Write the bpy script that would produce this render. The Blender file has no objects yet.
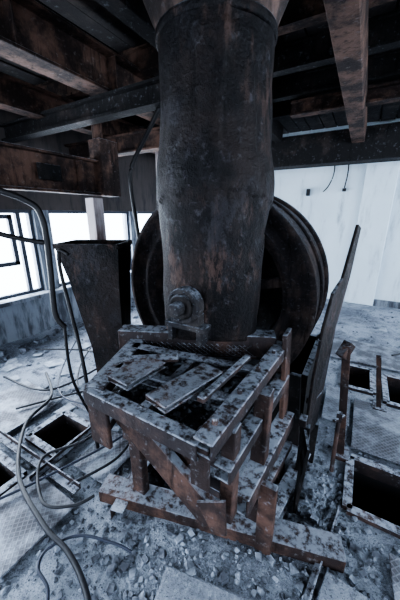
import bpy, bmesh, math, random
from mathutils import Vector, Matrix, noise
random.seed(7)
S = bpy.context.scene
PI = math.pi

# ---------------------------------------------------------------- materials
def base_mat(name):
    m = bpy.data.materials.new(name); m.use_nodes = True
    nt = m.node_tree; nt.nodes.clear()
    out = nt.nodes.new('ShaderNodeOutputMaterial'); b = nt.nodes.new('ShaderNodeBsdfPrincipled')
    nt.links.new(b.outputs[0], out.inputs[0])
    return m, nt, b
def ramp(nt, src, a, b):
    r = nt.nodes.new('ShaderNodeMapRange'); r.clamp = True; r.interpolation_type = 'SMOOTHSTEP'
    r.inputs['From Min'].default_value = a; r.inputs['From Max'].default_value = b
    nt.links.new(src, r.inputs['Value']); return r.outputs[0]
def mix(nt, f, a, b, mode='MIX'):
    m = nt.nodes.new('ShaderNodeMix'); m.data_type = 'RGBA'; m.blend_type = mode
    fi = m.inputs[0]; ai = m.inputs[6]; bi = m.inputs[7]
    for sock, v in ((fi, f), (ai, a), (bi, b)):
        if isinstance(v, (int, float)): sock.default_value = v
        elif isinstance(v, tuple): sock.default_value = (*v, 1)
        else: nt.links.new(v, sock)
    return m.outputs[2]
def math_(nt, op, a, b):
    m = nt.nodes.new('ShaderNodeMath'); m.operation = op
    for i, v in enumerate((a, b)):
        if isinstance(v, (int, float)): m.inputs[i].default_value = v
        else: nt.links.new(v, m.inputs[i])
    return m.outputs[0]
def noise_(nt, co, scale, detail=6, rough=.6, stretch=None):
    n = nt.nodes.new('ShaderNodeTexNoise'); n.inputs['Scale'].default_value = scale
    n.inputs['Detail'].default_value = detail; n.inputs['Roughness'].default_value = rough
    if stretch:
        mp = nt.nodes.new('ShaderNodeMapping'); mp.inputs['Scale'].default_value = stretch
        nt.links.new(co, mp.inputs[0]); co = mp.outputs[0]
    nt.links.new(co, n.inputs['Vector']); return n.outputs[0]
def rust_mat(name, dark, rust, r0=.45, r1=.65, dust=(.30, .335, .39), dust_amt=.8, scale=4, pale=(.32,.34,.38), pale_amt=.25, bump=.35, rough=.8, metal=.1, p0=.56, p1=.72, u0=.35, u1=.9, streak=None, grey=None):
    m, nt, b = base_mat(name)
    co = nt.nodes.new('ShaderNodeTexCoord').outputs['Object']
    n1 = noise_(nt, co, scale, 8, .65); n2 = noise_(nt, co, scale*7, 6, .7)
    n3 = noise_(nt, co, scale*1.5, 6, .7, (3, 3, .35)); n4 = noise_(nt, co, 60, 4, .7)
    c = mix(nt, ramp(nt, n1, r0, r1), dark, rust)
    c = mix(nt, ramp(nt, n3, .5, .75), c, tuple(x*.35 for x in dark))
    if streak:
        n5 = noise_(nt, co, 5, 8, .78, (2, 2, .7)); n6 = noise_(nt, co, 1.8, 5, .6)
        c = mix(nt, math_(nt, 'MULTIPLY', ramp(nt, n5, .50, .60), ramp(nt, n6, .42, .58)), c, streak)
    if grey:
        n7 = noise_(nt, co, 3.3, 10, .8, (1.3, 1.3, .8)); c = mix(nt, math_(nt, 'MULTIPLY', ramp(nt, n7, .53, .60), .45), c, grey)
    c = mix(nt, math_(nt, 'MULTIPLY', ramp(nt, n2, p0, p1), pale_amt), c, pale)
    g = nt.nodes.new('ShaderNodeNewGeometry'); sx = nt.nodes.new('ShaderNodeSeparateXYZ')
    nt.links.new(g.outputs['Normal'], sx.inputs[0])
    up = ramp(nt, sx.outputs[2], u0, u1)
    d = math_(nt, 'MULTIPLY', math_(nt, 'MULTIPLY', up, ramp(nt, n2, .36, .56)), dust_amt)
    c = mix(nt, d, c, dust)
    nt.links.new(c, b.inputs['Base Color'])
    b.inputs['Roughness'].default_value = rough; b.inputs['Metallic'].default_value = metal
    b.inputs['Specular IOR Level'].default_value = .3
    bm = nt.nodes.new('ShaderNodeBump'); bm.inputs['Strength'].default_value = bump; bm.inputs['Distance'].default_value = .02
    nt.links.new(math_(nt, 'ADD', n2, math_(nt, 'MULTIPLY', n4, .6)), bm.inputs['Height']); nt.links.new(bm.outputs[0], b.inputs['Normal'])
    return m
M_beam = rust_mat('rusty_painted_beam', (.028, .020, .019), (.130, .078, .060), .42, .62, pale=(.22,.19,.185), pale_amt=.45)
M_beamd = rust_mat('dark_sooty_steel', (.018, .017, .018), (.055, .043, .040), .5, .7, pale_amt=.3)
M_pipe = rust_mat('burnt_duct_steel', (.007, .0065, .008), (.024, .018, .0175), .42, .62, scale=2.6, pale=(.15, .145, .165), pale_amt=.35, bump=.9, rough=.6, metal=.1, streak=(.068, .042, .035), grey=(.048, .046, .054))
M_collar = rust_mat('duct_collar_rust', (.036, .029, .028), (.135, .090, .075), .45, .66, scale=5, pale=(.25, .25, .27), pale_amt=.4)
M_drum = rust_mat('drum_steel', (.024, .021, .023), (.066, .048, .043), .45, .65, scale=6, pale=(.16, .165, .19), pale_amt=.5, bump=.7, rough=1, metal=0, dust_amt=.4)
M_frame = rust_mat('dusty_frame_steel', (.034, .028, .030), (.095, .060, .051), .46, .66, dust=(.36, .40, .465), dust_amt=.9, pale=(.32, .34, .39), pale_amt=.45)
M_black = rust_mat('black_sheet', (.010, .010, .011), (.025, .021, .021), pale_amt=.2, dust_amt=.6)
M_bearing = rust_mat('bearing_cast', (.018, .018, .022), (.045, .040, .040), pale=(.34, .35, .39), pale_amt=.55, scale=8, dust_amt=.6)
M_redpost = rust_mat('brown_rust', (.036, .025, .024), (.125, .072, .056), pale_amt=.4, dust_amt=.75)
M_ceil = rust_mat('dark_ceiling', (.022, .019, .020), (.065, .051, .046), .5, .7, scale=2, pale_amt=.25, dust_amt=0, metal=0)  # dark brown tone for ceiling slab and boards, set in the material

def plaster(name, a, b_, stain, s0=.55, s1=.8):
    m, nt, b = base_mat(name); co = nt.nodes.new('ShaderNodeTexCoord').outputs['Object']
    n1 = noise_(nt, co, 1.3, 8, .6); n2 = noise_(nt, co, 3, 8, .7, (2, 2, .4)); n3 = noise_(nt, co, 25, 5, .7)
    c = mix(nt, n1, a, b_); c = mix(nt, ramp(nt, n2, s0, s1), c, stain); c = mix(nt, math_(nt, 'MULTIPLY', ramp(nt, n3, .6, .75), .3), c, stain)
    nt.links.new(c, b.inputs['Base Color']); b.inputs['Roughness'].default_value = .9
    bm = nt.nodes.new('ShaderNodeBump'); bm.inputs['Strength'].default_value = .2; nt.links.new(n3, bm.inputs['Height']); nt.links.new(bm.outputs[0], b.inputs['Normal'])
    return m
M_wall = plaster('white_plaster', (.48, .56, .615), (.66, .735, .785), (.26, .31, .36), .50, .80)
M_sill = plaster('grey_concrete_wall', (.16, .18, .21), (.28, .31, .35), (.06, .065, .08), .42, .62)
M_wallup = plaster('dark_upper_wall', (.05, .045, .045), (.10, .085, .08), (.03, .03, .035), .45, .7)  # darker brown tone for the wall above the windows
M_col = plaster('pale_column', (.28, .24, .24), (.45, .42, .43), (.13, .08, .07), .45, .7)

def floor_mat():
    m, nt, b = base_mat('dusty_floor'); co = nt.nodes.new('ShaderNodeTexCoord').outputs['Object']
    n1 = noise_(nt, co, 1.1, 8, .6); n2 = noise_(nt, co, 7, 8, .75); n3 = noise_(nt, co, 45, 6, .75); n4 = noise_(nt, co, 140, 3, .7)
    c = mix(nt, ramp(nt, n1, .34, .58), (.14, .155, .19), (.40, .445, .52))
    c = mix(nt, math_(nt, 'MULTIPLY', ramp(nt, n2, .50, .66), .85), c, (.055, .06, .075))
    c = mix(nt, math_(nt, 'MULTIPLY', ramp(nt, n3, .52, .62), .65), c, (.45, .495, .57))
    c = mix(nt, math_(nt, 'MULTIPLY', ramp(nt, n4, .55, .65), .7), c, (.045, .05, .065))
    nt.links.new(c, b.inputs['Base Color']); b.inputs['Roughness'].default_value = .9
    bm = nt.nodes.new('ShaderNodeBump'); bm.inputs['Strength'].default_value = 1; bm.inputs['Distance'].default_value = .035
    nt.links.new(math_(nt, 'ADD', n2, n3), bm.inputs['Height']); nt.links.new(bm.outputs[0], b.inputs['Normal'])
    return m
M_floor = floor_mat()
def stone_mat(name, a, b_):
    m, nt, b = base_mat(name); co = nt.nodes.new('ShaderNodeTexCoord').outputs['Object']
    c = mix(nt, ramp(nt, noise_(nt, co, 14, 3), .35, .65), a, b_); c = mix(nt, math_(nt, 'MULTIPLY', noise_(nt, co, 90, 4), .6), c, (.06, .065, .08))
    nt.links.new(c, b.inputs['Base Color']); b.inputs['Roughness'].default_value = .95; return m
M_stone = stone_mat('rubble_stone', (.07, .077, .095), (.34, .38, .44))
M_paper = stone_mat('pale_scrap', (.30, .34, .39), (.54, .59, .66))
def tread_mat():
    m, nt, b = base_mat('tread_plate'); co = nt.nodes.new('ShaderNodeTexCoord').outputs['Object']
    hs = []
    for ang in (.785, -.785):
        mp = nt.nodes.new('ShaderNodeMapping'); mp.inputs['Rotation'].default_value = (0, 0, ang); nt.links.new(co, mp.inputs[0])
        w = nt.nodes.new('ShaderNodeTexWave'); w.inputs['Scale'].default_value = 13; nt.links.new(mp.outputs[0], w.inputs[0]); hs.append(w.outputs[1])
    h = ramp(nt, math_(nt, 'MAXIMUM', hs[0], hs[1]), .8, .95)
    n = noise_(nt, co, 5, 8, .7)
    c = mix(nt, ramp(nt, n, .4, .65), (.10, .10, .115), (.32, .355, .41)); c = mix(nt, math_(nt, 'MULTIPLY', h, .2), c, (.42, .46, .52))
    nt.links.new(c, b.inputs['Base Color']); b.inputs['Roughness'].default_value = .7; b.inputs['Metallic'].default_value = .2
    bm = nt.nodes.new('ShaderNodeBump'); bm.inputs['Strength'].default_value = .5; bm.inputs['Distance'].default_value = .01
    nt.links.new(h, bm.inputs['Height']); nt.links.new(bm.outputs[0], b.inputs['Normal']); return m
M_tread = tread_mat()
def plain(name, c, rough=.6, metal=0):
    m, nt, b = base_mat(name); co = nt.nodes.new('ShaderNodeTexCoord').outputs['Object']
    cc = mix(nt, noise_(nt, co, 20, 4), c, tuple(x*.6 for x in c)); nt.links.new(cc, b.inputs['Base Color'])
    b.inputs['Roughness'].default_value = rough; b.inputs['Metallic'].default_value = metal; return m
M_cable = plain('cable_black', (.018, .02, .027), .5); M_cableb = plain('cable_blue', (.028, .036, .062), .5)
M_hose = plain('handrail_dark', (.010, .009, .011), .6, 0); M_winframe = plain('window_paint', (.05, .06, .085), .6)
M_pit = plain('pit_dark', (.02, .02, .024), .95)  # near-black colour for pit walls and bottoms

# ---------------------------------------------------------------- mesh builder
class MB:
    def __init__(s, name, mats):
        s.name = name; s.bm = bmesh.new(); s.mats = mats if isinstance(mats, list) else [mats]
    def verts_faces(s, vs, fs, mi=0, smooth=False):
        bv = [s.bm.verts.new(v) for v in vs]
        for f in fs:
            try:
                fc = s.bm.faces.new([bv[i] for i in f]); fc.material_index = mi; fc.smooth = smooth
            except ValueError: pass
        return bv
    def box(s, c, size, rot=(0, 0, 0), mi=0, taper=1):
        x, y, z = [d/2 for d in size]; R = Matrix.Rotation(rot[2], 3, 'Z') @ Matrix.Rotation(rot[1], 3, 'Y') @ Matrix.Rotation(rot[0], 3, 'X')
        vs = []
        for sz in (-1, 1):
            k = taper if sz > 0 else 1
            for sx, sy in ((-1, -1), (1, -1), (1, 1), (-1, 1)): vs.append(R @ Vector((sx*x*k, sy*y*k, sz*z)) + Vector(c))
        s.verts_faces(vs, [(3, 2, 1, 0), (4, 5, 6, 7), (0, 1, 5, 4), (1, 2, 6, 5), (2, 3, 7, 6), (3, 0, 4, 7)], mi)
    def sweep(s, p0, p1, prof, up=(0, 0, 1), mi=0, roll=0):
        p0 = Vector(p0); p1 = Vector(p1); t = (p1-p0).normalized(); u = Vector(up)
        if abs(t.dot(u)) > .98: u = Vector((0, 1, 0))
        a = t.cross(u).normalized(); u = a.cross(t).normalized()
        if roll:
            q = Matrix.Rotation(roll, 3, t); a = q @ a; u = q @ u
        n = len(prof); vs = [p0 + a*x + u*y for x, y in prof] + [p1 + a*x + u*y for x, y in prof]
        fs = [(i, (i+1) % n, n+(i+1) % n, n+i) for i in range(n)] + [tuple(range(n-1, -1, -1)), tuple(range(n, 2*n))]
        s.verts_faces(vs, fs, mi)
    def ibeam(s, p0, p1, w, h, t=.015, **k):
        w /= 2; h /= 2
        s.sweep(p0, p1, [(-w, -h), (w, -h), (w, -h+t), (t/2, -h+t), (t/2, h-t), (w, h-t), (w, h), (-w, h), (-w, h-t), (-t/2, h-t), (-t/2, -h+t), (-w, -h+t)], **k)
    def chan(s, p0, p1, w, h, t=.008, **k):
        w /= 2; h /= 2
        s.sweep(p0, p1, [(-w, -h), (w, -h), (w, -h+t), (-w+t, -h+t), (-w+t, h-t), (w, h-t), (w, h), (-w, h)], **k)
    def ang(s, p0, p1, w, h, t=.008, **k):
        w /= 2; h /= 2
        s.sweep(p0, p1, [(-w, -h), (w, -h), (w, -h+t), (-w+t, -h+t), (-w+t, h), (-w, h)], **k)
    def bar(s, p0, p1, w, h, **k):
        w /= 2; h /= 2; s.sweep(p0, p1, [(-w, -h), (w, -h), (w, h), (-w, h)], **k)
    def rod(s, p0, p1, r, n=10, **k):
        s.sweep(p0, p1, [(r*math.cos(i*2*math.pi/n), r*math.sin(i*2*math.pi/n)) for i in range(n)], **k)
    def lathe(s, prof, c, axis='Y', n=72, mi=0, closed=False, phase=0):
        c = Vector(c); rows = []
        for i in range(n):
            a = phase + 2*math.pi*i/n
            if axis == 'Y': rows.append([c + Vector((r*math.cos(a), y, r*math.sin(a))) for r, y in prof])
            else: rows.append([c + Vector((r*math.cos(a), r*math.sin(a), y)) for r, y in prof])
        m = len(prof); vs = [v for r in rows for v in r]; fs = []
        for i in range(n):
            j = (i+1) % n
            for k in range(m if closed else m-1):
                l = (k+1) % m; fs.append((i*m+k, j*m+k, j*m+l, i*m+l))
        s.verts_faces(vs, fs, mi, n > 50)
    def tube(s, pts, r, n=8, mi=0):
        pts = [Vector(p) for p in pts]; rows = []
        for i, p in enumerate(pts):
            t = (pts[min(i+1, len(pts)-1)] - pts[max(i-1, 0)]).normalized()
            u = Vector((0, 0, 1)) if abs(t.z) < .95 else Vector((1, 0, 0))
            a = t.cross(u).normalized(); u = a.cross(t)
            rows.append([p + a*r*math.cos(k*2*math.pi/n) + u*r*math.sin(k*2*math.pi/n) for k in range(n)])
        vs = [v for rr in rows for v in rr]; fs = [tuple(range(n))]
        for i in range(len(pts)-1):
            for k in range(n): fs.append((i*n+k, i*n+(k+1) % n, (i+1)*n+(k+1) % n, (i+1)*n+k))
        fs.append(tuple((len(pts)-1)*n+k for k in range(n)))
        s.verts_faces(vs, fs, mi, True)
    def plate(s, pts, th, mi=0):
        pts = [Vector(p) for p in pts]; nrm = (pts[1]-pts[0]).cross(pts[2]-pts[1]).normalized()*th/2; n = len(pts)
        s.verts_faces([p-nrm for p in pts]+[p+nrm for p in pts], [tuple(range(n-1, -1, -1)), tuple(range(n, 2*n))]+[(i, (i+1) % n, n+(i+1) % n, n+i) for i in range(n)], mi)
    def done(s, bevel=0, parent=None):
        bmesh.ops.recalc_face_normals(s.bm, faces=s.bm.faces[:])
        me = bpy.data.meshes.new(s.name); s.bm.to_mesh(me); s.bm.free()
        for m in s.mats: me.materials.append(m)
        o = bpy.data.objects.new(s.name, me); S.collection.objects.link(o)
        if bevel:
            b = o.modifiers.new('bevel', 'BEVEL'); b.width = bevel; b.segments = 1; b.limit_method = 'ANGLE'; b.angle_limit = .7
        if parent: o.parent = parent
        return o
def catmull(P, k=10):
    P = [Vector(p) for p in P]; Q = [P[0]]+P+[P[-1]]; out = []
    for i in range(1, len(Q)-2):
        for j in range(k):
            t = j/k; a, b, c, d = Q[i-1], Q[i], Q[i+1], Q[i+2]
            out.append(.5*((2*b)+(c-a)*t+(2*a-5*b+4*c-d)*t*t+(3*b-a-3*c+d)*t**3))
    out.append(P[-1]); return out
def cable(name, P, r, mat, k=10):
    m = MB(name, mat); m.tube(catmull(P, k), r); return m.done()

XL, XR, YB, YF, ZC = -3.67, 3.3, 5.8, -2.6, 3.05
# ---------------------------------------------------------------- floor with pits
pits = [(.15, .60, 1.40, 1.80), (.40, .80, 2.60, 3.10), (.05, .30, 2.70, 3.15), (-1.95, -1.60, .80, 1.10), (-2.0, -1.65, .30, .60), (.95, 1.4, 1.4, 1.8)]
def inpit(x, y, m=0): return any(a-m < x < b+m and c-m < y < d+m for a, b, c, d in pits)
def hgt(x, y):
    if inpit(x, y, .12): return 0
    h = .014*noise.noise(Vector((x*2.5, y*2.5, 0))) + .010*noise.noise(Vector((x*9, y*9, 3)))
    h += .03*math.exp(-(((x+.55)/.45)**2+((y-.78)/.25)**2)) + .03*math.exp(-(((x-.0)/.12)**2+((y-1.3)/.3)**2))
    h += .10*math.exp(-((x-XL)/.3)**2)*(.5+.6*noise.noise(Vector((0, y*1.5, 7))))
    return max(h, -.015)
fb = bmesh.new(); st = .05
nx = round((XR+.08+3.7)/st); ny = round((YB-YF+.1)/st)
g = [[fb.verts.new((round(-3.7+i*st, 3), round(-2.6+j*st, 3), hgt(-3.7+i*st, -2.6+j*st))) for j in range(ny+1)] for i in range(nx+1)]
for i in range(nx):
    for j in range(ny):
        if not inpit(-3.7+(i+.5)*st, -2.6+(j+.5)*st): 
            f = fb.faces.new((g[i][j], g[i+1][j], g[i+1][j+1], g[i][j+1])); f.smooth = True
me = bpy.data.meshes.new('floor'); fb.to_mesh(me); fb.free(); me.materials.append(M_floor)
S.collection.objects.link(bpy.data.objects.new('floor', me))
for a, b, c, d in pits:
    p = MB('floor_pit', [M_pit, M_frame]); z = -.7
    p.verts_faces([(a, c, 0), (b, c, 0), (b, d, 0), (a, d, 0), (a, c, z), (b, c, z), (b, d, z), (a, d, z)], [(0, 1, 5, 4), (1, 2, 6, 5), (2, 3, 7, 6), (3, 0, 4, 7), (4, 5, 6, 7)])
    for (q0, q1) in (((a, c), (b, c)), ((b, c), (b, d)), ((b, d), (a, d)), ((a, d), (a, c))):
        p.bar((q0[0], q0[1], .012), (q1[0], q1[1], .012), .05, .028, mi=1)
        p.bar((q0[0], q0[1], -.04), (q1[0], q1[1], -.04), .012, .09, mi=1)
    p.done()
for (x, y, w, d, r) in ((.40, 2.2, .5, .62, 0), (.86, 2.15, .36, .7, .02), (.02, 2.35, .2, .5, .02), (.2, 3.55, .8, .6, 0), (-1.30, .98, .30, .35, .03), (-1.4, .45, .42, .4, -.02), (-1.75, 1.42, .5, .44, .01), (.75, 1.05, .8, .45, .05), (-2.4, .95, .6, .5, 0), (-1.78, .18, .5, .16, 0)):
    p = MB('tread_plate_cover', M_tread); p.box((x, y, .022), (w, d, .012), (0, random.uniform(-.01, .01), r)); p.done(.002)

# ---------------------------------------------------------------- walls
def wall_open(name, fixed, axis, lo, hi, z0, z1, holes, th, mats, zsplit=None):
    w = MB(name, mats)
    cuts = sorted(set([lo, hi]+[h[0] for h in holes]+[h[1] for h in holes])); zs = sorted(set([z0, z1]+[h[2] for h in holes]+[h[3] for h in holes]))
    for i in range(len(cuts)-1):
        for j in range(len(zs)-1):
            a, b, c, d = cuts[i], cuts[i+1], zs[j], zs[j+1]; m = ((a+b)/2, (c+d)/2)
            if any(h[0] < m[0] < h[1] and h[2] < m[1] < h[3] for h in holes): continue
            mi = 1 if zsplit and c >= zsplit else 0
            if axis == 'X': w.box((fixed, (a+b)/2, m[1]), (th, b-a, d-c), mi=mi)
            else: w.box((m[0], fixed, m[1]), (b-a, th, d-c), mi=mi)
    bmesh.ops.remove_doubles(w.bm, verts=w.bm.verts[:], dist=.0005)
    return w.done()
holesL = [(-1.9, -.1, .6, 1.66), (.2, 2.12, .6, 1.66), (2.32, 3.85, .6, 1.66), (4.05, 5.6, .6, 1.66), (1.5, 2.5, 2.72, 2.93)]
wall_open('wall_left', XL-.1, 'X', YF, YB+.2, -.1, ZC, holesL, .2, [M_sill, M_wallup], 1.65)
wall_open('wall_right', XR+.1, 'X', YF, YB+.2, -.1, ZC, [(-1.8, .4, .8, 2.5), (1.2, 2.6, .8, 2.5), (3.0, 5.2, .8, 2.5)], .2, M_wall)
wall_open('wall_front', YF-.1, 'Y', XL, XR, -.1, ZC, [(-3.0, -.6, .7, 2.5), (.0, 2.6, .7, 2.5)], .2, M_wall)
wb = MB('wall_back', M_wall)
wb.box(((XL+XR)/2, YB+.1, 1.47), (XR-XL, .2, 3.16))
wb.done()
w = MB('pilaster_back', M_wall); w.box((.12, YB-.035, 1.5), (.46, .07, 3.0)); w.done(.01)
w = MB('baseboard_back', M_sill); w.box((1.5, YB-.02, .05), (2.9, .03, .14)); w.done()
for k, (a, b, c, d) in enumerate(holesL[:4]):
    w = MB('window_%d' % (k+1), M_winframe); x = XL-.08
    for z in (c+.02, d-.02): w.box((x, (a+b)/2, z), (.05, b-a-.01, .04))
    for y in (a+.02, b-.02): w.box((x, y, (c+d)/2), (.05, .04, d-c-.08))
    if k == 1:
        w.box((x, 1.95, (c+d)/2), (.05, .05, d-c-.08))
        for y in (1.28, 1.84): w.box((x+.03, y, 1.30), (.04, .05, .60))
        for z in (1.02, 1.58): w.box((x+.03, 1.56, z), (.04, .6, .05))
        w.box((x, .7, (c+d)/2), (.05, .04, d-c-.08))
    else: w.box((x, (a+b)/2, (c+d)/2), (.05, .035, d-c-.08))
    w.done()
w = MB('window_sill', M_sill)
w.box((XL+.05, 1.6, .58), (.16, 8.0, .05)); w.done(.006)

# ---------------------------------------------------------------- ceiling
c = MB('ceiling', M_ceil); c.box(((XL+XR)/2, (YB+YF)/2, ZC+.08), (XR-XL+.4, YB-YF+.4, .16))
c.done()
c = MB('ceiling_boards', M_ceil)
x = XL+.02
while x < XR-.2:
    wv = random.uniform(.17, .24)
    c.box((x+wv/2, (YB+YF)/2, ZC-.012-random.random()*.012), (wv-.015, YB-YF-.1, .02)); x += wv
c.done()
def beam(name, p0, p1, w, h, mat, t=.02, kind='i'):
    m = MB(name, mat)
    (m.ibeam if kind == 'i' else m.bar)(p0, p1, w, h, **({'t': t} if kind == 'i' else {}))
    return m
b = beam('ceiling_main_beam', (-2.04, YF+.02, 2.70), (-2.04, 4.75, 2.70), .20, .30, M_beam)
for y in (1.2, 2.0, 2.8, 3.6): b.box((-1.99, y, 2.70), (.09, .015, .26))
b.done(.003)
b = beam('ceiling_beam_concrete', (-.245, YF+.02, 2.66), (-.245, 4.78, 2.66), .155, .22, M_beam, kind='bar'); b.done(.008)
b = beam('ceiling_cross_beam', (XL+.02, 4.97, 2.54), (XR-.02, 4.97, 2.54), .34, .42, M_beamd, kind='bar')
b.box((.9, 4.79, 2.52), (.9, .02, .3)); b.done(.01)
for y in (-.9, .25, .90, 2.35, 2.95, 3.55, 4.15):
    b = beam('ceiling_joist', (XL+.02, y, 2.925), (XR-.02, y, 2.925), .10, .2, M_beamd if random.random() < .3 else M_beam); b.done()
b = beam('ceiling_beam', (-1.35, 1.3, 2.78), (-1.35, 4.78, 2.78), .12, .2, M_beamd, kind='bar'); b.done(.005)
b = beam('ceiling_beam', (-2.95, YF+.02, 2.64), (-2.95, 4.78, 2.64), .16, .24, M_beam); b.done()
b = beam('ceiling_beam', (.95, YF+.02, 2.70), (.95, 4.78, 2.70), .14, .24, M_beamd); b.done()
b = beam('ceiling_cross_beam', (XL+.02, 1.95, 2.47), (-1.3, 1.95, 2.47), .12, .16, M_beamd); b.done()
b = beam('ceiling_cross_beam', (XL+.02, 2.75, 2.40), (-1.0, 2.75, 2.40), .14, .20, M_beam); b.done()
b = beam('ceiling_cross_beam', (-.9, 3.6, 2.72), (XR-.02, 3.6, 2.72), .12, .14, M_beam); b.done()
b = MB('rusty_box_girder', [M_beam, M_black])
b.ibeam((-2.35, -1.2, 1.93), (-2.33, 2.2, 1.94), .12, .31, .022)
b.box((-2.31, 2.12, 2.03), (.16, .22, .50)); b.box((-2.27, 1.5, 1.93), (.02, .2, .12), mi=1)
b.box((-2.28, .9, 1.93), (.09, .015, .26)); b.box((-2.28, 1.8, 1.93), (.09, .015, .26))
b.rod((-2.35, 2.1, 2.25), (-2.35, 2.1, 2.56), .05)
b.done(.004)
b = MB('steel_column', M_col); b.box((-2.52, 2.12, .885), (.13, .13, 1.77)); b.box((-2.52, 2.12, .03), (.25, .25, .06)); b.done(.006)
b = MB('steel_column', M_col); b.box((-2.55, 3.4, 1.27), (.16, .16, 2.54)); b.done(.006)
b = MB('steel_column', M_beam); b.ibeam((-2.0, 3.3, 0), (-2.0, 3.3, 2.54), .16, .16); b.done()
b = MB('brick_column', M_col); b.box((-2.6, 4.6, 1.15), (.3, .3, 2.3)); b.done(.006)
b = MB('ceiling_bracket', M_beamd); b.box((-1.45, 1.05, 2.72), (.5, .14, .10), (0, 0, .4)); b.box((-1.3, 1.15, 2.86), (.1, .1, .3)); b.box((-1.6, 1.0, 2.86), (.1, .1, .3)); b.done(.01)

# ---------------------------------------------------------------- big duct
d = MB('vertical_duct_pipe', [M_pipe, M_collar])
C0 = Vector((-.765, 1.48))
secs = [(3.06, .49, 2), (2.72, .415, 2), (2.48, .305, 2), (2.40, .284, 2), (2.2, .282, 2), (2.0, .294, 2), (1.75, .322, 2.0), (1.60, .322, 2.1), (1.45, .306, 2.4), (1.3, .298, 2.8), (1.0, .288, 3.4), (.93, .286, 3.6)]
def sec(z):
    for i in range(len(secs)-1):
        if secs[i][0] >= z >= secs[i+1][0]:
            t = (secs[i][0]-z)/(secs[i][0]-secs[i+1][0]); t = t*t*(3-2*t) if i > 4 else t
            return secs[i][1]*(1-t)+secs[i+1][1]*t, secs[i][2]*(1-t)+secs[i+1][2]*t
    return secs[-1][1:]
n = 144; zs = [3.00-i*.0125 for i in range(166)]; rows = []
rot = math.radians(22)
for z in zs:
    R, e = sec(z); row = []
    for k in range(n):
        a = 2*math.pi*k/n; ca, sa = math.cos(a), math.sin(a)
        r = R/((abs(ca)**e+abs(sa)**e)**(1/e))
        r *= 1+.035*noise.noise(Vector((ca*1.6, sa*1.6, z*2.2)))+.022*noise.noise(Vector((ca*4, sa*4, z*5)))
        if z < 1.62+.10*math.sin(a+rot+2.6)+.03*noise.noise(Vector((ca*5, sa*5, 1))): r -= .012
        if z < 1.20+.30*math.sin(a+rot+.9): r += .008
        if abs(((a+rot) % (2*math.pi))-math.radians(300)-.10*noise.noise(Vector((0, 0, z*3)))-.2*(z-1.9)) < .05 and z < 2.4: r += .012
        if 0 < ((a+rot) % (2*math.pi))-math.radians(285)+.25*(z-1.9) < .9 and 1.75 < z < 2.35: r += .008
        aa = a+rot; row.append((C0.x+r*math.cos(aa), C0.y+r*math.sin(aa), z+(.012*noise.noise(Vector((ca*4, sa*4, 0))) if z < .95 else 0)))
    rows.append(row)
vs = [v for r in rows for v in r]; fs = []
split = sum(1 for z in zs if z > 2.42)
for i in range(len(zs)-1):
    for k in range(n): fs.append((i*n+k, i*n+(k+1) % n, (i+1)*n+(k+1) % n, (i+1)*n+k))
bv = d.verts_faces(vs, [], 0)
for q, f in enumerate(fs):
    fc = d.bm.faces.new([bv[i] for i in f]); fc.smooth = True; fc.material_index = 1 if q//n < split else 0
d.lathe([(.278, 2.385), (.294, 2.39), (.296, 2.405), (.294, 2.42), (.280, 2.425)], (C0.x, C0.y, 0), 'Z', 64)
o = d.done(); so = o.modifiers.new('wall_thickness', 'SOLIDIFY'); so.thickness = .008; so.offset = -1

# ---------------------------------------------------------------- drum / flywheel
w = MB('fan_drum_wheel', [M_drum, M_black])
dc = (-.99, 1.85, 1.0)
w.lathe([(.785, .52), (.785, .04), (.80, .03), (.80, -.02), (.765, -.025), (.755, 0.0), (.722, .005), (.717, .025), (.650, .025), (.645, .0), (.605, -.005), (.60, .02), (.575, .02), (.57, .06), (.555, .12)], dc)
w.lathe([(.785, .52), (.81, .52), (.81, .59), (.77, .59)], dc)
w.lathe([(.788, .26), (.805, .26), (.805, .30), (.788, .30)], dc)
w.lathe([(.555, .12), (.52, .42), (.06, .42)], dc, mi=1)
w.lathe([(.77, .57), (.06, .57)], dc, mi=1)
w.lathe([(.0, .06), (.10, .06), (.11, .08), (.11, .42)], dc)
for k in range(6):
    a = k*math.pi/3+.25; ca, sa = math.cos(a), math.sin(a)
    w.bar((dc[0]+.09*ca, dc[1]+.16, dc[2]+.09*sa), (dc[0]+.57*ca, dc[1]+.12, dc[2]+.57*sa), .07, .05, up=(0, 1, 0))
for k in range(28):
    a = k*2*math.pi/28; p = Vector((dc[0]+.683*math.cos(a), dc[1]+.027, dc[2]+.683*math.sin(a))); w.rod(p, p+Vector((0, -.016, 0)), .011, 6)
w.done()
h = MB('fan_housing_base', [M_black, M_drum])
def trough(y0, y1):
    pts = [(-1.80, .0), (-1.80, .42)] + [(-.99+.83*math.cos(a), 1.0+.83*math.sin(a)) for a in [math.radians(q) for q in range(216, 330, 8)]] + [(-.22, .56), (-.18, .0)]
    n = len(pts); h.verts_faces([(x, y0, z) for x, z in pts]+[(x, y1, z) for x, z in pts], [(i, (i+1) % n, n+(i+1) % n, n+i) for i in range(n)]+[tuple(range(n)), tuple(range(2*n-1, n-1, -1))], 0)
trough(1.73, 1.77); trough(2.47, 2.51)
h.box((-.20, 2.12, .28), (.04, .70, .56)); h.box((-1.79, 2.12, .21), (.03, .70, .42)); h.box((-1, 2.12, .03), (1.6, .70, .06))
h.done()
s = MB('bent_side_sheet', [M_pipe, M_black])
pts = [(-.125, 1.46, .30), (-.125, 1.48, .7), (-.115, 1.53, 1.0), (-.095, 1.58, 1.20), (-.065, 1.70, 1.26), (-.035, 1.82, 1.55), (-.02, 1.87, 1.53), (-.035, 1.84, 1.25), (-.065, 1.76, .95), (-.085, 1.66, .3)]
s.plate(pts, .016, mi=0)
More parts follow.
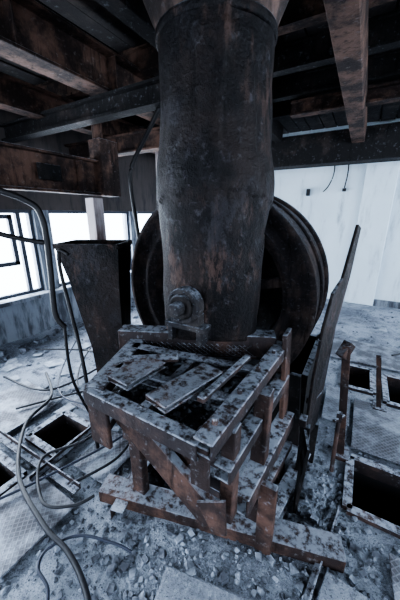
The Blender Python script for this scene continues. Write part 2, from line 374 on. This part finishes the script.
s.box((-.125, 1.46, .20), (.05, .04, .44), (0, 0, .1), mi=1); s.box((-.085, 1.64, .16), (.04, .04, .32), mi=1); s.box((-.14, 1.44, .46), (.04, .06, .05))
s.ang((-.13, 1.49, .56), (-.08, 1.68, .56), .03, .04); s.ang((-.125, 1.52, .95), (-.075, 1.74, .95), .03, .03)
s.done(.003)
s = MB('bent_side_sheet', M_black)
s.plate([(-.12, 1.36, .02), (-.10, 1.22, .02), (-.08, 1.30, .40), (-.12, 1.42, .42)], .015); s.done()
s = MB('hopper_chute', [M_pipe, M_black])
def ringbox(cx, cy, wx, wy, z, r): 
    return [Vector((cx+math.cos(r)*x-math.sin(r)*y, cy+math.sin(r)*x+math.cos(r)*y, z)) for x, y in ((-wx, -wy), (wx, -wy), (wx, wy), (-wx, wy))]
R0 = ringbox(-1.72, 1.50, .12, .10, .0, .5); R1 = ringbox(-1.74, 1.50, .13, .12, .55, .5); R2 = ringbox(-1.79, 1.50, .19, .16, 1.12, .5); R3 = ringbox(-1.82, 1.50, .235, .18, 1.38, .5)
s.verts_faces(R0+R1+R2+R3, [(l*4+i, l*4+(i+1) % 4, (l+1)*4+(i+1) % 4, (l+1)*4+i) for l in range(3) for i in range(4)])
for i in range(4): s.bar(R3[i], R3[(i+1) % 4], .02, .035)
o = s.done(); m = o.modifiers.new('sheet', 'SOLIDIFY'); m.thickness = .012

# ---------------------------------------------------------------- shaft bearing
s = MB('shaft_bearing', [M_bearing, M_black])
bc = (-.75, 1.13, 1.15)
s.lathe([(0, -.10), (.032, -.10), (.036, -.09), (.036, -.02)], bc, n=28)
s.lathe([(.036, -.04), (.058, -.045), (.068, -.035), (.068, .0)], bc, n=32, mi=1)
s.lathe([(.045, -.02), (.088, -.02), (.096, -.010), (.096, .05), (.0, .05)], bc, n=36)
s.lathe([(.075, .05), (.075, .12)], bc, n=20, mi=1)
for k in range(6):
    a = k*math.pi/3+.3; p = Vector((bc[0]+.078*math.cos(a), bc[1]-.02, bc[2]+.078*math.sin(a))); s.rod(p, p+Vector((0, -.010, 0)), .007, 6)
s.box((bc[0], 1.165, 1.075), (.17, .07, .06)); s.box((bc[0], 1.165, 1.030), (.25, .08, .03)); s.box((bc[0]-.09, 1.165, .98), (.03, .08, .08)); s.box((bc[0]+.09, 1.165, .98), (.03, .08, .08))
s.done(.003)

# ---------------------------------------------------------------- support frame
f = MB('machine_support_frame', [M_frame, M_redpost, M_black])
f.chan((-1.17, 1.08, .895), (-.345, 1.45, .895), .10, .13, .010, roll=PI)
f.bar((-1.12, 1.17, .77), (-.38, 1.48, .77), .03, .06, mi=2)
f.chan((-.345, .61, .880), (-.300, 1.46, .885), .075, .065, .010, roll=PI)
f.chan((-.315, .70, .70), (-.275, 1.44, .70), .07, .065, .010, roll=PI)
f.chan((-.285, .82, .43), (-.235, 1.46, .43), .085, .10, .010, roll=PI)
f.bar((-.25, .98, .28), (-.20, 1.42, .28), .04, .05)
f.bar((-.315, .78, .40), (-.315, .78, .86), .055, .065, mi=1)
f.bar((-.275, 1.05, .0), (-.275, 1.05, .86), .07, .07, mi=1)
f.bar((-.23, 1.43, .0), (-.275, 1.42, 1.0), .025, .12, mi=1)
f.bar((-.20, .97, .0), (-.20, .97, .44), .08, .035, mi=1)
f.bar((-.36, .625, .70), (-.36, .625, .88), .07, .02, mi=1)
f.chan((-.885, .64, .88), (-1.08, 1.18, .88), .09, .06, .010, roll=PI)
f.bar((-.890, .65, .60), (-.890, .65, .90), .12, .02, mi=1)
f.bar((-.945, .69, .60), (-.945, .69, .90), .016, .09, mi=1)
f.bar((-.88, .86, .0), (-.90, .86, .86), .08, .05, mi=1)
f.chan((-1.12, 1.16, .0), (-1.12, 1.16, .86), .06, .06)
f.bar((-.93, .67, .615), (-1.12, 1.18, .60), .05, .05)
f.chan((-.93, .645, .860), (-.36, .63, .860), .06, .07, .010, roll=PI)
f.chan((-.94, .82, .64), (-.32, .82, .63), .06, .06, roll=PI)
f.chan((-.98, .88, .46), (-.28, .88, .44), .07, .07, roll=PI)
f.bar((-.96, .92, .31), (-.26, .92, .30), .03, .05)
f.bar((-.83, .705, .80), (-.34, .70, .46), .04, .13, mi=1)
f.bar((-.40, .75, .80), (-.62, .77, .50), .04, .09, mi=1)
f.plate([(-.40, .665, .56), (-.33, .665, .44), (-.27, .665, .47), (-.28, .665, .64)], .012, mi=1)
f.plate([(-.88, .66, .80), (-.36, .65, .80), (-.33, 1.38, .82), (-1.05, 1.12, .82)], .012, mi=2)
f.chan((-.93, .82, .885), (-.345, .86, .885), .05, .05)
f.chan((-1.02, 1.02, .885), (-.33, 1.12, .885), .06, .05)
f.bar((-.63, .65, .885), (-.66, 1.05, .885), .04, .03)
f.chan((-.80, .69, .925), (-.775, .92, .925), .13, .03, mi=1)
f.chan((-.575, .66, .93), (-.50, .99, .925), .12, .03, mi=1)
f.bar((-.92, .86, .92), (-.70, 1.0, .925), .06, .02); f.bar((-.45, .78, .915), (-.41, 1.2, .915), .035, .025)
for (x, y) in ((-.345, .7), (-.335, .9), (-.325, 1.1), (-.31, 1.3)): f.rod((x, y, .9), (x, y, .935), .012, 6)
f.done(.004)
g = MB('wire_mesh_screen', M_frame)
P0 = Vector((-1.06, 1.07, 0)); P1 = Vector((-.42, 1.36, 0)); D = P1-P0
for i in range(-3, 24):
    for sgn in (1, -1):
        a = i/22; b_ = a+sgn*.14
        if min(a, b_) < 0 or max(a, b_) > 1: continue
        g.rod(P0+D*a+Vector((0, 0, .825)), P0+D*b_+Vector((0, 0, .90)), .004, 5)
g.bar(P0+Vector((0, 0, .83)), P1+Vector((0, 0, .83)), .012, .012)
g.done()
s = MB('base_skid_beam', [M_redpost, M_frame]); s.chan((-1.10, .78, .065), (.14, 1.12, .05), .12, .08, roll=math.pi)
s.chan((-.92, .70, .05), (-1.15, 1.6, .05), .08, .08, mi=1); s.chan((-.22, .98, .05), (-.12, 1.62, .05), .08, .08, mi=1); s.done(.003)
s = MB('concrete_plinth', M_floor); s.box((-.62, 1.27, .02), (.66, .34, .08), (0, 0, .27)); s.done(.015)
s = MB('concrete_slab_fragment', M_floor); s.box((-.30, .60, .015), (.50, .26, .045), (.02, 0, .2)); s.done(.015)
s = MB('concrete_slab_fragment', M_floor); s.plate([(.02, .72, .03), (.22, .80, .03), (.26, 1.0, .035), (.08, 1.02, .03)], .03); s.done(.006)

# ---------------------------------------------------------------- small posts right
s = MB('rusty_floor_post', M_redpost); s.ang((.09, 1.80, 0), (.015, 1.73, .86), .045, .045); s.bar((-.005, 1.71, .78), (.03, 1.76, .86), .05, .06); s.box((.09, 1.8, .02), (.10, .12, .03)); s.done(.002)
s = MB('valve_rod', M_frame); s.rod((.05, 1.62, 0), (.04, 1.62, .42), .012); s.box((.04, 1.62, .43), (.03, .03, .06)); s.rod((.015, 1.58, .42), (.065, 1.66, .42), .01); s.done()
s = MB('rusty_floor_post', M_redpost); s.ang((.34, 2.48, 0), (.26, 2.50, .50), .035, .035); s.box((.34, 2.48, .02), (.1, .1, .03)); s.done()
s = MB('wall_electrical_box', M_cable); s.box((1.02, YB-.03, 1.98), (.09, .06, .14)); s.box((1.02, YB-.015, 2.4), (.02, .02, .75)); s.box((1.07, YB-.015, 1.8), (.015, .015, .35)); s.done(.004)
cable('hanging_wall_wire', [(-.62, YB-.03, 2.6), (-.60, YB-.04, 2.3), (-.66, YB-.05, 2.1), (-.74, YB-.05, 2.0)], .010, M_cable)
cable('hanging_wall_wire', [(-.40, YB-.03, 2.6), (-.38, YB-.04, 2.3), (-.40, YB-.05, 2.05)], .010, M_cable)
s = MB('wall_hook', M_cable); s.box((-.40, YB-.03, 2.02), (.06, .05, .05)); s.done()
s = MB('wall_hook', M_cable); s.box((-1.0, YB-.03, 2.0), (.06, .05, .12)); s.done()

# ---------------------------------------------------------------- hoses, rods, cables
cable('bent_handrail', [(-2.30, .10, 1.90), (-1.98, .45, 1.84), (-1.78, .72, 1.76), (-1.66, .92, 1.68), (-1.62, .98, 1.58), (-1.62, .98, 1.30), (-1.63, .97, 1.0), (-1.60, 1.0, .9)], .017, M_hose)
cable('bent_handrail', [(-2.20, .15, 1.74), (-1.95, .50, 1.66), (-1.75, .80, 1.50), (-1.63, .98, 1.44)], .014, M_hose)
cable('bent_rod', [(-1.60, 1.10, 1.36), (-1.66, 1.08, 1.38), (-1.66, 1.07, 1.25), (-1.60, 1.06, .98), (-1.46, 1.0, .68), (-1.40, .98, .02)], .012, M_hose)
cable('post_under_handrail', [(-1.60, 1.0, .92), (-1.60, 1.0, .5), (-1.60, 1.14, .02)], .010, M_hose)
cable('hanging_ceiling_cable', [(-1.52, 2.0, 2.40), (-1.62, 2.0, 2.28), (-1.80, 2.02, 2.10), (-1.87, 2.0, 1.95), (-1.86, 2.0, 1.7), (-1.82, 2.0, 1.4), (-1.80, 2.0, 1.1)], .018, M_hose)
def fc(name, pts, r, mat): cable(name, [(x, y, r+.022+z) for x, y, z in pts], r, mat, 12)
fc('power_cable', [(-2.3, .9, .02), (-1.9, 1.45, .02), (-1.55, 1.35, .03), (-1.5, .98, .03), (-1.62, .72, .03), (-1.35, .55, .02), (-1.18, .62, .02), (-1.12, .72, .02)], .009, M_cable)
fc('power_cable', [(-2.6, 1.35, .02), (-2.2, 1.15, .02), (-2.05, .85, .02), (-1.65, .58, .02), (-1.23, .48, .02), (-1.0, .465, .02), (-.80, .41, .02), (-.60, .30, .02)], .013, M_cable)
fc('power_cable', [(-.74, .62, .02), (-.84, .604, .02), (-1.02, .54, .02), (-1.10, .43, .02), (-1.066, .358, .02), (-.944, .329, .02), (-.8, .2, .02)], .007, M_cableb)
fc('power_cable', [(-3.2, 1.6, .02), (-2.6, 1.9, .02), (-2.1, 1.75, .02), (-1.8, 1.25, .04), (-1.2, 1.35, .02)], .010, M_cable)
fc('power_cable', [(-2.9, 1.1, .02), (-2.3, 1.2, .02), (-2.2, 1.8, .02), (-2.05, 2.0, .02)], .010, M_cable)
fc('power_cable', [(-2.9, 2.3, .02), (-2.4, 1.6, .02), (-1.9, 1.25, .02), (-1.35, 1.25, .02), (-1.2, 1.0, .02), (-1.3, .7, .02)], .009, M_cable)
fc('power_cable', [(-3.0, 2.0, .02), (-2.5, 1.45, .02), (-2.1, 1.2, .02), (-1.5, 1.30, .02), (-1.3, 1.2, .02), (-1.5, .6, .02), (-1.7, .2, .02)], .008, M_cableb)
fc('power_cable', [(.5, 3.6, 0), (.75, 3.8, 0), (1.1, 3.7, 0), (1.3, 3.9, 0)], .012, M_cable)
cable('rusty_pipe_on_floor', [(-1.5, .18, .05), (-1.2, .10, .05), (-.9, .0, .05)], .014, M_redpost)
s = MB('rusty_rail_on_floor', M_frame); s.ang((.10, 1.36, .04), (.0, .72, .04), .03, .03); s.done()
s = MB('rusty_rail_on_floor', M_frame); s.ang((-2.6, .68, .04), (-1.25, .70, .04), .05, .04); s.ang((-1.55, .6, .04), (-1.6, 1.7, .04), .04, .03); s.done()

# ---------------------------------------------------------------- rubble
ICO = [(0, 0, 1), (0, 0, -1), (1, 0, 0), (.31, .95, 0), (-.81, .59, 0), (-.81, -.59, 0), (.31, -.95, 0)]
ICF = [(0, 2, 3), (0, 3, 4), (0, 4, 5), (0, 5, 6), (0, 6, 2), (1, 3, 2), (1, 4, 3), (1, 5, 4), (1, 6, 5), (1, 2, 6)]
cols = [(-2.52, 2.12), (-2.55, 3.4), (-2.0, 3.3), (-2.6, 4.6), (-1.72, 1.5)]
def rubble(name, count, sampler, smin, smax, mat, flat=1, pw=4, slab=False):
    m = MB(name, mat); k = 0
    while k < count:
        x, y = sampler()
        if inpit(x, y, .03) or not (XL+.1 < x < XR-.1 and YF+.1 < y < YB-.1): continue
        if any(abs(x-cx) < .22 and abs(y-cy) < .22 for cx, cy in cols) or (-1.9 < x < -.12 and 1.66 < y < 2.6): continue
        k += 1; sz = smin+(smax-smin)*random.random()**pw
        R = Matrix.Rotation(random.random()*6.3, 3, 'Z') @ Matrix.Rotation(random.uniform(-.4, .4) if not slab else random.uniform(-.1, .1), 3, 'X')
        c = Vector((x, y, hgt(x, y)+sz*.12*flat+(.008 if slab else 0))); vs = []
        if slab or random.random() < .4:
            for q in ((-1, -1, -1), (1, -1, -1), (1, 1, -1), (-1, 1, -1), (-1, -1, 1), (1, -1, 1), (1, 1, 1), (-1, 1, 1)):
                v = Vector(q)*sz*.5; v = Vector((v.x*random.uniform(.5, 1.2), v.y*random.uniform(.3, 1), v.z*random.uniform(.3, .7)*flat)); vs.append(R @ v + c)
            m.verts_faces(vs, [(3, 2, 1, 0), (4, 5, 6, 7), (0, 1, 5, 4), (1, 2, 6, 5), (2, 3, 7, 6), (3, 0, 4, 7)])
        else:
            for q in ICO: vs.append(R @ Vector((q[0]*sz*.5*random.uniform(.6, 1.2), q[1]*sz*.5*random.uniform(.5, 1), q[2]*sz*.35*random.uniform(.6, 1.1)*flat)) + c)
            m.verts_faces(vs, ICF)
    return m.done()
U = random.uniform; G = random.gauss
rubble('rubble_scatter', 5000, lambda: (U(-2.6, 1.2), U(.1, 2.2)), .004, .038, M_stone, pw=7)
rubble('rubble_scatter', 3000, lambda: (G(-.5, .42), G(.66, .24)), .005, .045, M_stone, pw=6)
rubble('rubble_scatter', 900, lambda: (G(.05, .15), G(1.2, .3)), .006, .05, M_stone)
rubble('rubble_scatter', 1500, lambda: (U(-3.5, 1.5), U(2, 5.6)), .01, .05, M_stone)
rubble('rubble_scatter', 350, lambda: (XL+.15+abs(G(0, .2)), U(.5, 5.5)), .02, .12, M_stone)
rubble('scrap_pieces', 90, lambda: (U(-3.4, -1.2), U(1.0, 4.5)), .03, .22, M_paper, .08, 3, True)
rubble('scrap_pieces', 40, lambda: (U(.0, 2.2), U(2.4, 5.6)), .03, .20, M_paper, .08, 3, True)
m = MB('dust_clods', M_stone)
for k in range(700):
    x, y = U(-.86, -.38), U(.66, 1.15); sz = .006+.03*random.random()**3; z = .812
    R = Matrix.Rotation(random.random()*6.3, 3, 'Z'); vs = [R @ Vector((q[0]*sz*U(.4, .7), q[1]*sz*U(.4, .7), q[2]*sz*U(.3, .5)))+Vector((x, y, z+sz*.3)) for q in ICO]
    m.verts_faces(vs, ICF)
m.done()

# ---------------------------------------------------------------- light
wd = bpy.data.worlds.new('sky'); S.world = wd; wd.use_nodes = True
bg = wd.node_tree.nodes['Background']; bg.inputs[0].default_value = (.76, .86, 1, 1); bg.inputs[1].default_value = 4.0
def area(name, loc, rot, sx, sy, e, col=(.77, .87, 1)):
    l = bpy.data.lights.new(name, 'AREA'); l.shape = 'RECTANGLE'; l.size = sx; l.size_y = sy; l.energy = e; l.color = col
    o = bpy.data.objects.new(name, l); o.location = loc; o.rotation_euler = rot; S.collection.objects.link(o)
H = math.pi/2
area('daylight_left', (XL-.35, 1.8, 1.3), (0, -H*.85, 0), 1.3, 7.5, 520)
area('daylight_right', (XR+.35, 2.6, 1.7), (0, H*.9, 0), 1.9, 5.5, 200)
area('daylight_front', (-.2, YF-.35, 1.7), (H*.9, 0, 0), 6, 1.9, 70)

cam = bpy.data.cameras.new('camera'); co = bpy.data.objects.new('camera', cam); S.collection.objects.link(co)
cam.sensor_fit = 'VERTICAL'; cam.sensor_height = 36; cam.lens = 16.5; cam.clip_start = .02
co.location = (0, 0, 1.6); co.rotation_euler = (math.radians(90-17.2), 0, math.radians(30)); S.camera = co
S.view_settings.view_transform = 'AgX'
try: S.view_settings.look = 'AgX - High Contrast'
except Exception: pass
S.view_settings.exposure = 0.42
